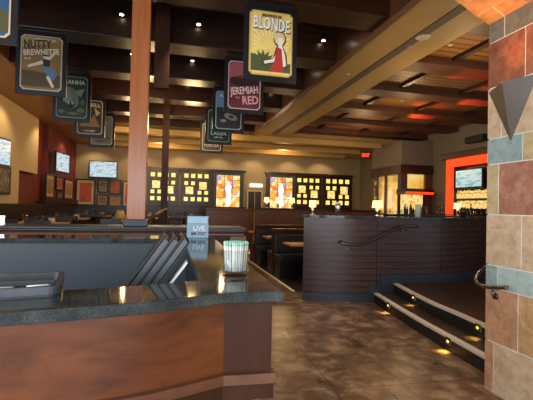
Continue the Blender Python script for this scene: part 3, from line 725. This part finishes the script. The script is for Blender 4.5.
# ------------------------------------------------------------------ hanging beer signs
def emblem(w_, h_, n=.035, bul=.012):
    """notched-corner frame outline"""
    a, b = w_/2, h_/2; P_ = []
    for sx, sy in ((1, -1), (1, 1), (-1, 1), (-1, -1)):
        q = [(a, b-n), (a-n*.55, b-n*.55), (a-n, b)]
        q = [(sx*x, sy*y) for x, y in q]
        if (sx, sy) in ((1, -1), (-1, 1)): q = q[::-1]
        P_ += q
    return P_
def shade(c, k): return tuple(min(1, x*k) for x in c)
def sign(x, y, label, border, ground, words, art, rz=0):
    W_, H_ = .60, .83; ztop = 3.66
    t = thing('hanging_beer_sign', label, 'sign', (x, y, ztop-H_), rz)
    B(-W_/2, W_/2, -.012, .012, 0, H_, bev=.003).build('backing_board', 'blackplastic', t)
    B(-W_/2+.02, W_/2-.02, -.02, .02, H_, H_+.03, bev=.004).build('hanging_bar', 'blackplastic', t)
    for sx in (-.22, .22): MB().tube([(sx, 0, H_+.02), (sx, 0, H_+.06)], .006, 8).build('hook', 'chrome', t)
    cz = H_/2; sh = lambda pl: [(a, b+cz) for a, b in pl]
    bm_ = mat('sign_border', border, .5, var=.03); gm = mat('sign_ground', ground, .5, var=.15, vs=9)
    MB().prism(sh(emblem(.49, .71)), -.019, -.012, xz=True).build('border', bm_, t)
    MB().prism(sh(emblem(.46, .68)), -.022, -.019, xz=True).build('printed_panel', gm, t)
    for ie, (c, polys) in enumerate(art):
        m = MB()
        for i, pl in enumerate(polys): m.prism(sh(pl), -.0226-.0010*ie-.00005*i, -.022, xz=True)
        m.build('printed_shape', mat('sign_ink', c, .5, var=.05), t)
    for i, (txt, size, px, pz, w_, c, til) in enumerate(words):
        m = MB(); m.text(txt, size, (px, cz+pz), -.0285-.002*i, .004, w_, 0, til); m.build('lettering', mat('sign_letters', c, .5, var=.02), t)
    return t
def ell(cx, cy, rx, ry, n=14, rot=0):
    return [(cx+rx*math.cos(2*PI*k/n)*math.cos(rot)-ry*math.sin(2*PI*k/n)*math.sin(rot), cy+rx*math.cos(2*PI*k/n)*math.sin(rot)+ry*math.sin(2*PI*k/n)*math.cos(rot)) for k in range(n)]
def leaf(cx, cy, l, w_, a):
    pts = [(0, 0), (l*.4, w_), (l, 0), (l*.4, -w_)]; return [(cx+x*math.cos(a)-y*math.sin(a), cy+x*math.sin(a)+y*math.cos(a)) for x, y in pts]
def ray(a, r0=.03, r1=.30, w_=.035):
    c_, s_ = math.cos(a), math.sin(a); r1 = min(r1, .20/max(abs(c_), .01), (.34/max(s_, .01)) if s_ > 0 else 9)
    return [(r0*math.cos(a-w_*.3), -.06+r0*math.sin(a-w_*.3)), (r1*math.cos(a-w_), -.06+r1*math.sin(a-w_)*.95), (r1*math.cos(a+w_), -.06+r1*math.sin(a+w_)*.95)]
def lady(skin, dress, hair, ox=0, oz=0, k=1, flip=1):
    T_ = lambda pl: [(ox+flip*a*k, oz+b*k) for a, b in pl]
    return [((.07, .04, .03), [T_(ell(.078, .09, .074, .088)), T_([(.10, .04), (.16, -.08), (.17, -.22), (.10, -.24), (.0, -.19), (-.12, -.22), (-.12, -.16), (.0, -.13), (.04, .0)])]),
            (hair, [T_(ell(.075, .095, .062, .072)), T_(ell(.03, .12, .04, .03))]),
            (skin, [T_(ell(.085, .065, .035, .045)), T_(ell(.085, .045, .03, .035)), T_([(.06, .04), (.10, .03), (.14, -.08), (.155, -.2), (.12, -.22), (.10, -.1), (.02, -.17), (-.09, -.2), (-.10, -.17), (.0, -.14), (.06, -.04)])]),
            (dress, [T_([(.05, -.0), (.1, -.02), (.11, -.12), (.13, -.28), (-.04, -.28), (.02, -.16), (.03, -.08)])])]
YS = [4.26, 5.85, 7.46, 9.00, 10.52]; YL = [3.98, 5.72, 7.40, 9.00, 10.52]
RX, LX = 1.045, -1.65
grn = [leaf(-.09, -.22, .15, .03, a) for a in (2.9, 2.4, 2.0, 1.57, 1.1, .7, .3)]
sign(RX, YS[0], 'yellow hanging sign reading BLONDE with a seated woman in red', (.62, .42, .10), (.88, .62, .16),
     [('BREWHOUSE', .045, 0, .30, .22, (.12, .06, .03), 0), ('BLONDE', .20, .006, .198, .42, (.10, .05, .03), .05), ('BLONDE', .185, .0, .205, .41, (.95, .92, .85), .05)],
     [((.97, .80, .38), [ray(a) for a in [x*.21 for x in range(0, 16)]]), ((.08, .10, .03), [[(-.225, -.31), (.225, -.31), (.225, -.20), (.1, -.24), (-.05, -.2), (-.225, -.12)]]+grn)]
     + lady((.92, .80, .66), (.50, .04, .03), (.78, .62, .30), .02, -.03, 1.0))
sign(RX, YS[1], 'dusky red hanging sign reading JEREMIAH RED', (.75, .42, .42), (.15, .02, .03),
     [('JEREMIAH', .15, .0, -.08, .42, (.85, .62, .58), -.14), ('RED', .17, .09, -.22, .24, (.80, .42, .40), -.10), ('ALE', .04, -.10, -.19, .07, (.6, .35, .33), 0)],
     [((.38, .10, .12), [[(-.225, .33), (.225, .33), (.225, .14), (.05, .18), (-.225, .10)]]), ((.03, .012, .015), [[(-.225, .03), (-.18, .12), (-.05, .09), (.04, .2), (.12, .1), (.225, .14), (.225, .02), (-.1, -.02)]]), ((.70, .28, .25), [ell(.0, .14, .035, .035)])])
sign(RX, YS[2], 'dark hanging sign with a sky blue top and pale swirl, behind the JEREMIAH RED sign', (.50, .60, .64), (.03, .03, .035), [('ALE', .10, -.12, .27, .12, (.75, .85, .95), 0)],
     [((.18, .34, .55), [[(-.225, .33), (-.05, .33), (-.05, .05), (-.225, .05)]]), ((.30, .31, .30), [ell(.04, -.12, .13, .06, rot=-.3), ell(-.1, -.2, .06, .03)]), ((.06, .06, .06), [ell(.05, -.12, .05, .03)])])
sign(RX, YS[3], 'blue-green hanging sign, fourth in the right hand row', (.20, .30, .28), (.015, .03, .04), [('LAGER', .11, 0, -.17, .36, (.45, .62, .58), 0), ('IPA', .06, 0, -.26, .2, (.35, .5, .45), 0)],
     [((.12, .26, .42), [ell(-.1, .1, .08, .12), ell(.02, .2, .1, .06)]), ((.05, .12, .09), [[(-.2, -.08), (.2, -.08), (.2, -.02), (-.2, .02)]])])
sign(RX, YS[4], 'grey hanging sign with pale script, furthest in the right hand row', (.5, .5, .47), (.07, .05, .045), [('PORTER', .10, 0, -.22, .38, (.55, .52, .48), 0)], [((.20, .17, .15), [ell(-.06, .02, .12, .15)])])
sign(LX, YL[0], 'blue night scene hanging sign with a cream border at the top left edge', (.72, .55, .32), (.03, .10, .22), [('ALE', .035, .12, -.315, .1, (.85, .8, .7), 0)],
     [((.10, .09, .03), [[(-.225, -.30), (.225, -.30), (.225, -.12), (.1, -.08), (0, -.18), (-.225, -.1)]]+[leaf(.05, -.26, .16, .02, a) for a in (.3, .8, 1.3, 1.8)]), ((.55, .6, .6), [ell(.1, .02, .05, .07)])])
sign(LX, YL[1], 'golden brown hanging sign reading NUTTY BREWNETTE with a reclining woman', (.55, .48, .36), (.26, .16, .05),
     [('BREWHOUSE', .03, .04, .305, .24, (.7, .64, .5), 0), ('NUTTY', .15, -.05, .235, .32, (.05, .03, .015), -.08), ('BREWNETTE', .10, 0, .135, .42, (.85, .79, .68), -.12), ('ALE', .03, -.16, .04, .08, (.8, .74, .6), 0)],
     [((.45, .33, .14), [[(-.225, .33), (.12, .33), (.2, .3), (-.225, .18)]]), ((.09, .06, .025), [[(-.225, -.31), (.225, -.31), (.225, -.14), (-.225, -.10)]]),
      ((.78, .66, .52), [[(-.16, -.04), (.02, .04), (.04, .0), (-.15, -.07)], [(.06, .06), (.17, .18), (.185, .17), (.09, .03)], ell(.05, .09, .03, .035), [(.09, -.14), (.16, -.30), (.13, -.31), (.06, -.18)]]),
      ((.03, .02, .02), [ell(.05, .115, .04, .025), [(.01, .05), (.1, .05), (.1, -.04), (.03, -.04)]]), ((.10, .22, .38), [[(.02, -.04), (.11, -.04), (.19, -.14), (.15, -.22), (.06, -.14)]])])
sign(LX, YL[2], 'grey-green hanging sign reading PIRANHA with a gaping fish', (.26, .32, .28), (.035, .055, .035), [('PIRANHA', .10, 0, .25, .40, (.78, .82, .78), 0)],
     [((.20, .26, .21), [ell(-.02, .0, .12, .19, rot=.4)]), ((.32, .36, .32), [[(-.12, .18), (-.02, .05), (.0, -.1), (-.14, -.08)], [(.04, .1), (.2, .16), (.14, .0)]]), ((.02, .02, .02), [ell(-.02, -.13, .07, .05)]), ((.7, .72, .68), [[(-.07, -.09), (-.05, -.14), (-.03, -.09)], [(-.01, -.09), (.01, -.14), (.03, -.09)]]),
      ((.13, .2, .10), [ell(-.16, -.25, .05, .03), ell(.14, -.22, .06, .04), ell(.17, -.08, .03, .05), ell(.02, -.28, .08, .025)])])
sign(LX, YL[3], 'dark hanging sign with a pale mountain scene, behind the PIRANHA sign', (.46, .46, .42), (.04, .035, .03), [('HELL', .10, .08, .25, .24, (.7, .68, .62), 0), ('LAGER', .045, 0, -.29, .22, (.65, .63, .58), 0)],
     [((.25, .17, .11), [[(-.2, -.2), (-.1, .02), (0, -.06), (.08, .06), (.2, -.2)]]), ((.45, .42, .36), [[(.08, .2), (.2, .1), (.12, .02)]])])
sign(LX, YL[4], 'pale grey hanging sign with a tall tower shape, furthest in the left hand row', (.50, .54, .52), (.20, .22, .21), [('STOUT', .07, 0, -.27, .26, (.1, .1, .1), 0)], [((.10, .11, .10), [[(-.04, -.2), (-.02, .18), (.02, .25), (.05, .18), (.07, -.2)], [(-.2, -.2), (-.1, -.1), (.1, -.12), (.2, -.2)]])])

# ------------------------------------------------------------------ back wall: lit amber panels, stained glass, pictures
YW = YB-.04
def bx_on_back(u0, v0, u1, v1):
    a, b = S(u0, v0, Y=YW), S(u1, v1, Y=YW); um = (u0+u1)/2
    z1 = S(um, v0, Y=YW).z; z0 = S(um, v1, Y=YW).z; return a.x, b.x, z0, z1
def amber_panel(u0, u1, us, flip, label, ytop, dy):
    x0, x1, z0, z1 = bx_on_back(u0, ytop, u1, ytop+33+dy); xc = (x0+x1)/2
    z0 = 1.42; z1 = 2.86
    t = thing('backlit_wall_panel', label, 'wall panel', (xc, YW, z0)); W2 = (x1-x0)/2; H = z1-z0
    B(-W2, W2, -.06, 0, 0, H, bev=.004).build('frame', 'dark', t)
    c = W2*2/4.6; xs = [(-1.5+k)*c for k in range(4)]; rz_ = [H-.22, H-.54, H-.86, H-1.16]
    def blk(x, z, s, m='amber'): B(x-s/2, x+s/2, -.075, -.058, z-s/2, z+s/2, bev=.004).build('glass_block', m, t)
    for x in xs: blk(x, rz_[0], c*.6); blk(x, rz_[3], c*.6)
    L_, R_ = (xs[0], xs[1]), (xs[2], xs[3])
    if flip: L_, R_ = R_, L_
    blk(sum(L_)/2, (rz_[1])-.07, c*1.12, 'amber_art'); [blk(x, rz_[1]+.02, c*.54) for x in R_]
    blk(sum(R_)/2, (rz_[2])+.05, c*1.12, 'amber_art'); [blk(x, rz_[2]-.03, c*.54) for x in L_]
amber_panel(147.5, 178, None, False, 'lit amber block panel directly behind the slim dark column', 172, 0)
amber_panel(181, 211, None, True, 'lit amber block panel left of the left stained glass window', 172, 0)
amber_panel(294, 321, None, False, 'lit amber block panel just right of the right stained glass window', 179, 0)
amber_panel(322.5, 351, None, True, 'rightmost lit amber block panel on the far wall', 180, 0)
def stained(u0, u1, label, mir):
    x0, x1, z0, z1 = bx_on_back(u0, 180, u1, 207); z0 = 1.42; z1 = 2.86; W2 = (x1-x0)/2+.16; H = z1-z0
    t = thing('stained_glass_window', label, 'window', ((x0+x1)/2, YW, z0)); w2 = W2-.16
    w = B(-W2, -w2, -.08, 0, 0, H, bev=.004); w.box(w2, W2, -.08, 0, 0, H, bev=.004); w.box(-w2, w2, -.08, 0, H-.14, H); w.build('window_frame', 'basegrey', t)
    B(-w2, w2, -.04, -.02, .0, H-.14).build('pane', 'stained', t)
    w = MB()
    for x in (-w2*.33, w2*.36): w.box(x-.008, x+.008, -.047, -.04, 0, H-.14)
    for z in (.38, .8, 1.1): w.box(-w2, w2, -.047, -.04, z-.008, z+.008)
    w.build('leading', 'dark', t)
    s_ = mir; gm = glow('glass_figure', (.75, .72, .85), .9)
    w = MB().prism([(s_*a, b) for a, b in ((-.08, .1), (.12, .1), (.1, .55), (.14, .85), (.06, .95), (.05, 1.05), (-.02, 1.06), (-.04, .95), (-.12, .8), (-.06, .5))], -.05, -.041, xz=True); w.build('figure', gm, t)
stained(216.5, 239, 'left stained glass window of orange panes with a pale figure', 1)
stained(270, 291.5, 'right stained glass window of orange panes behind the amber lamps', -1)
struct('trim_8', B(S(147, 172, Y=YW).x-.1, S(241, 178, Y=YW).x+.2, YW-.12, YW, 2.86, 2.94), 'dark')
struct('trim_9', B(S(265, 178, Y=YW).x, S(352, 182, Y=YW).x, YW-.12, YW, 2.86, 2.94), 'dark')
# doorway with lit sign
xc = S(254.5, 200, Y=YW).x
t = struct('door_1', B(xc-.28, xc+.28, YW-.03, YW, 0, 2.08), 'dark')
w = B(xc-.34, xc-.28, YW-.06, YW, 0, 2.14); w.box(xc+.28, xc+.34, YW-.06, YW, 0, 2.14); w.box(xc-.28, xc+.28, YW-.06, YW, 2.08, 2.14); w.box(xc-.01, xc+.01, YW-.05, YW, 0, 2.08)
struct('trim_10', w, 'cream')
t = thing('restroom_sign', 'small glowing cream sign above the narrow far doorway', 'sign', (xc+.05, YW, 2.33))
B(-.27, .27, -.05, 0, -.05, .08, bev=.01).build('light_box', glow('cream_light_box', (1, .75, .5), 1.6), t); MB().text('RESTROOMS', .08, (0, .015), -.052, .003, .44).build('lettering', 'red', t)
# TVs
p0, p1 = S(89, 169, Y=YW-.14), S(117.5, 169, Y=YW-.14)
screen('television', 'wide television on the far wall above the framed pictures', p1.x-p0.x, .66, ((p0.x+p1.x)/2, YW-.14, p0.z-.0), 0)
p = S(62, 163, X=XL+.28); screen('television', 'angled television on the deep red wall', 1.0, .62, (p.x, p.y, p.z), PI/2-.14)
p = S(-3, 151, X=XL+.2); screen('television', 'television on the cream wall at the left edge', .95, .58, (p.x, p.y, p.z), PI/2-.12)
# framed pictures
def picture(label, w_, h_, loc, rz, art, mat_=True, frame='blackplastic'):
    t = thing('framed_picture', label, 'picture', loc, rz); f = .05
    w = B(-w_/2, w_/2, -.035, 0, -h_/2, -h_/2+f); w.box(-w_/2, w_/2, -.035, 0, h_/2-f, h_/2); w.box(-w_/2, -w_/2+f, -.035, 0, -h_/2+f, h_/2-f); w.box(w_/2-f, w_/2, -.035, 0, -h_/2+f, h_/2-f)
    w.build('frame', frame, t)
    if mat_: B(-w_/2+f, w_/2-f, -.02, -.01, -h_/2+f, h_/2-f).build('mount_board', 'cream', t); g_ = .2*min(w_, h_)
    else: g_ = f
    B(-w_/2+g_, w_/2-g_, -.026, -.018, -h_/2+g_, h_/2-g_).build('print', art, t)
def art(n, a, b, c, sc=3.0):
    return stone('print_'+n, a, b, c, .5, sc)
red_a = art('red', (.45, .03, .02), (.5, .09, .05), (.03, .03, .06)); dk = art('dark', (.02, .02, .02), (.15, .12, .1), (.5, .42, .3), 8); rd2 = art('rust', (.2, .03, .01), (.4, .1, .04), (.05, .02, .02), 6); gr = art('gold', (.5, .35, .12), (.3, .12, .05), (.65, .5, .25), 7)
for (u0, v0, u1, v1, lb, a, mt_) in ((76, 179, 95, 205.5, 'large framed red print on the far wall, left of the small pictures', red_a, True), (98, 180, 107.8, 192.5, 'small framed picture, upper left of the small ones under the wide television', dk, True),
        (109.5, 179.5, 121, 194.5, 'frameless-looking rust red print under the right end of the wide television', rd2, False), (97, 194.5, 108, 206, 'small dark framed picture beside the large red print, lower of the pair', dk, True),
        (109.5, 196, 121, 206, 'small gold framed landscape below the rust red print', gr, True), (122.5, 181, 139, 207, 'framed print half hidden by the wooden column', red_a, True)):
    x0, x1, z0, z1 = bx_on_back(u0, v0, u1, v1)
    picture(lb, x1-x0, z1-z0, ((x0+x1)/2, YW, (z0+z1)/2), 0, a, mt_, 'mid' if 'gold' in lb else 'blackplastic')
for (u0, u1, v0, v1, lb, a) in ((45.5, 53.5, 173, 198, 'tall framed picture, nearest on the deep red wall', gr), (55.5, 62.5, 176, 190, 'framed picture below the angled television', rd2), (64, 72.5, 178, 199, 'framed print next to the far corner on the red wall', gr), (56, 62, 191, 199, 'small low framed picture on the deep red wall', dk)):
    a0, a1 = S(u0, v0, X=XL+.02), S(u1, v0, X=XL+.02); z1, z0 = a0.z, S(u0, v1, X=XL+.02).z
    picture(lb, a1.y-a0.y, z1-z0, (XL+.02, (a0.y+a1.y)/2, (z0+z1)/2), PI/2, a, True)
a0 = S(1, 180, X=XL); picture('dark framed picture under the television at the left edge', .9, .6, (XL, a0.y, a0.z), PI/2, dk, False)
a0 = S(46, 201, X=XL+.15)
struct('trim_11', B(XL+.02, XL+.15, a0.y, YW, 1.40, 1.56), 'cherry_dark')

# ------------------------------------------------------------------ seating beyond the half wall
def chair(loc, rz, label, grp):
    t = thing('pub_chair', label, 'chair', loc, rz, grp)
    B(-.2, .2, -.2, .2, .70, .75, bev=.015).build('seat', 'leather', t)
    w = B(-.2, -.165, .165, .2, .75, 1.12); w.box(.165, .2, .165, .2, .75, 1.12); w.box(-.2, .2, .16, .205, 1.02, 1.14, bev=.01); w.box(-.165, .165, .17, .195, .86, .92); w.build('backrest', 'dark', t)
    for sx in (-.18, .18):
        for sy in (-.18, .18): B(sx-.018, sx+.018, sy-.018, sy+.018, 0, .70).build('leg', 'mid', t)
    w = B(-.17, .17, -.19, -.165, .25, .28); w.box(-.17, .17, .165, .19, .25, .28); w.build('footrest', 'mid', t)
    return t
def ptable(loc, label):
    t = thing('pub_table', label, 'table', loc)
    B(-.5, .5, -.4, .4, 1.02, 1.06, bev=.01).build('tabletop', 'orangewood', t); MB().lathe([(.04, .04), (.04, 1.02)], n=12).build('pedestal', 'blackplastic', t)
    MB().lathe([(.28, 0), (.28, .02), (.05, .05)], n=20).build('base', 'blackplastic', t); return t
spots_ = [(-2.4, 8.3, 'by the cream wall, nearest the half wall'), (-2.5, 10.9, 'before the red recess in the left wall'), (-2.3, 13.6, 'beneath the angled television'), (-.9, 9.5, 'between cream wall and wooden column'),
          (-.8, 12.2, 'behind the wooden column'), (-.9, 14.9, 'below the far framed pictures'), (.5, 13.9, 'in front of the lit amber panels')]
c0 = None
for x, y, wh in spots_:
    pt = ptable((x, y, 0), 'honey topped pub table standing '+wh)
    for dx, dy, rz in ((-.25, .62, 0), (.25, .62, 0), (-.25, -.62, PI), (.25, -.62, PI)):
        lb = 'wooden high chair at pub table '+wh; gp_ = 'chairs at the pub table '+wh
        if c0 is None: c0 = chair((x+dx, y+dy, 0), rz, lb, gp_)
        else: dup(c0, (x+dx, y+dy, 0), rz, lb, gp_)
    c = proto.copy(); col.objects.link(c); c.location = (x-.2, y, 1.06); c['label'] = 'glass on pub table '+wh; c['group'] = 'glass on the pub table '+wh; c.scale = (1.2, 1.2, 1.3)
    o = bottle((x+.05, y+.1, 1.06), 'dark condiment bottle on pub table '+wh, 'condiment bottle', 'bottledark', .17); del o['group']
    o = B(-.05, .05, -.04, .04, 0, .09, bev=.004).build('menu_caddy', 'speaker', None, (x+.25, y+.05, 1.06)); tag(o, 'pale caddy on pub table '+wh, 'caddy')
p = S(120, 219, Y=9.5); t = thing('pedestal_lamp', 'pale yellow cone shaded lamp beside the wooden column', 'lamp', (p.x, 9.5-.0, 1.06))
MB().lathe([(.12, 0), (.12, .03), (.03, .04)], n=20).build('base', 'speaker', t); MB().lathe([(.14, .045), (.07, .24), (.06, .24), (.13, .045)], n=20).build('lamp_shade', mat('amber_shade', (.62, .45, .15), .5), t)
t = thing('glass_caddy', 'small chrome napkin holder on the half wall at the left edge', 'napkin holder', (S(1, 222, Y=HY+.2).x, HY+.2, 1.215))
B(-.04, .04, -.03, .03, 0, .012).build('base', 'chrome', t); B(-.035, .035, -.02, -.015, .012, .085).build('side', 'chrome', t); B(-.035, .035, .015, .02, .012, .085).build('side', 'chrome', t); B(-.03, .03, -.012, .012, .012, .075).build('napkins', 'paper', t)
# sloping rail beside the slim column
a, b2 = S(149, 219, Y=7.0), S(166, 209, Y=8.2)
t = thing('sloping_handrail', 'sloping brown handrail between the two columns', 'handrail', (0, 0, 0))
MB().tube([(a.x, 7.0, a.z), (b2.x, 8.2, b2.z)], .03).build('rail', 'mid', t)
for q in (a, b2): MB().tube([(q.x, q.y, 0), (q.x, q.y, q.z)], .02).build('post', 'dark', t)

# ------------------------------------------------------------------ world, view
w = bpy.data.worlds.new('world'); SC.world = w; w.use_nodes = True
w.node_tree.nodes['Background'].inputs[0].default_value = (.75, .85, 1, 1); w.node_tree.nodes['Background'].inputs[1].default_value = .6
vs = SC.view_settings; vs.view_transform = 'Standard'; vs.look = 'None'; vs.gamma = 1; vs.exposure = .5; vs.use_curve_mapping = False
SC.cycles.use_denoising = True; SC.cycles.max_bounces = 7; SC.cycles.diffuse_bounces = 4; SC.cycles.sample_clamp_indirect = 4
SC.cycles.caustics_reflective = False; SC.cycles.caustics_refractive = False
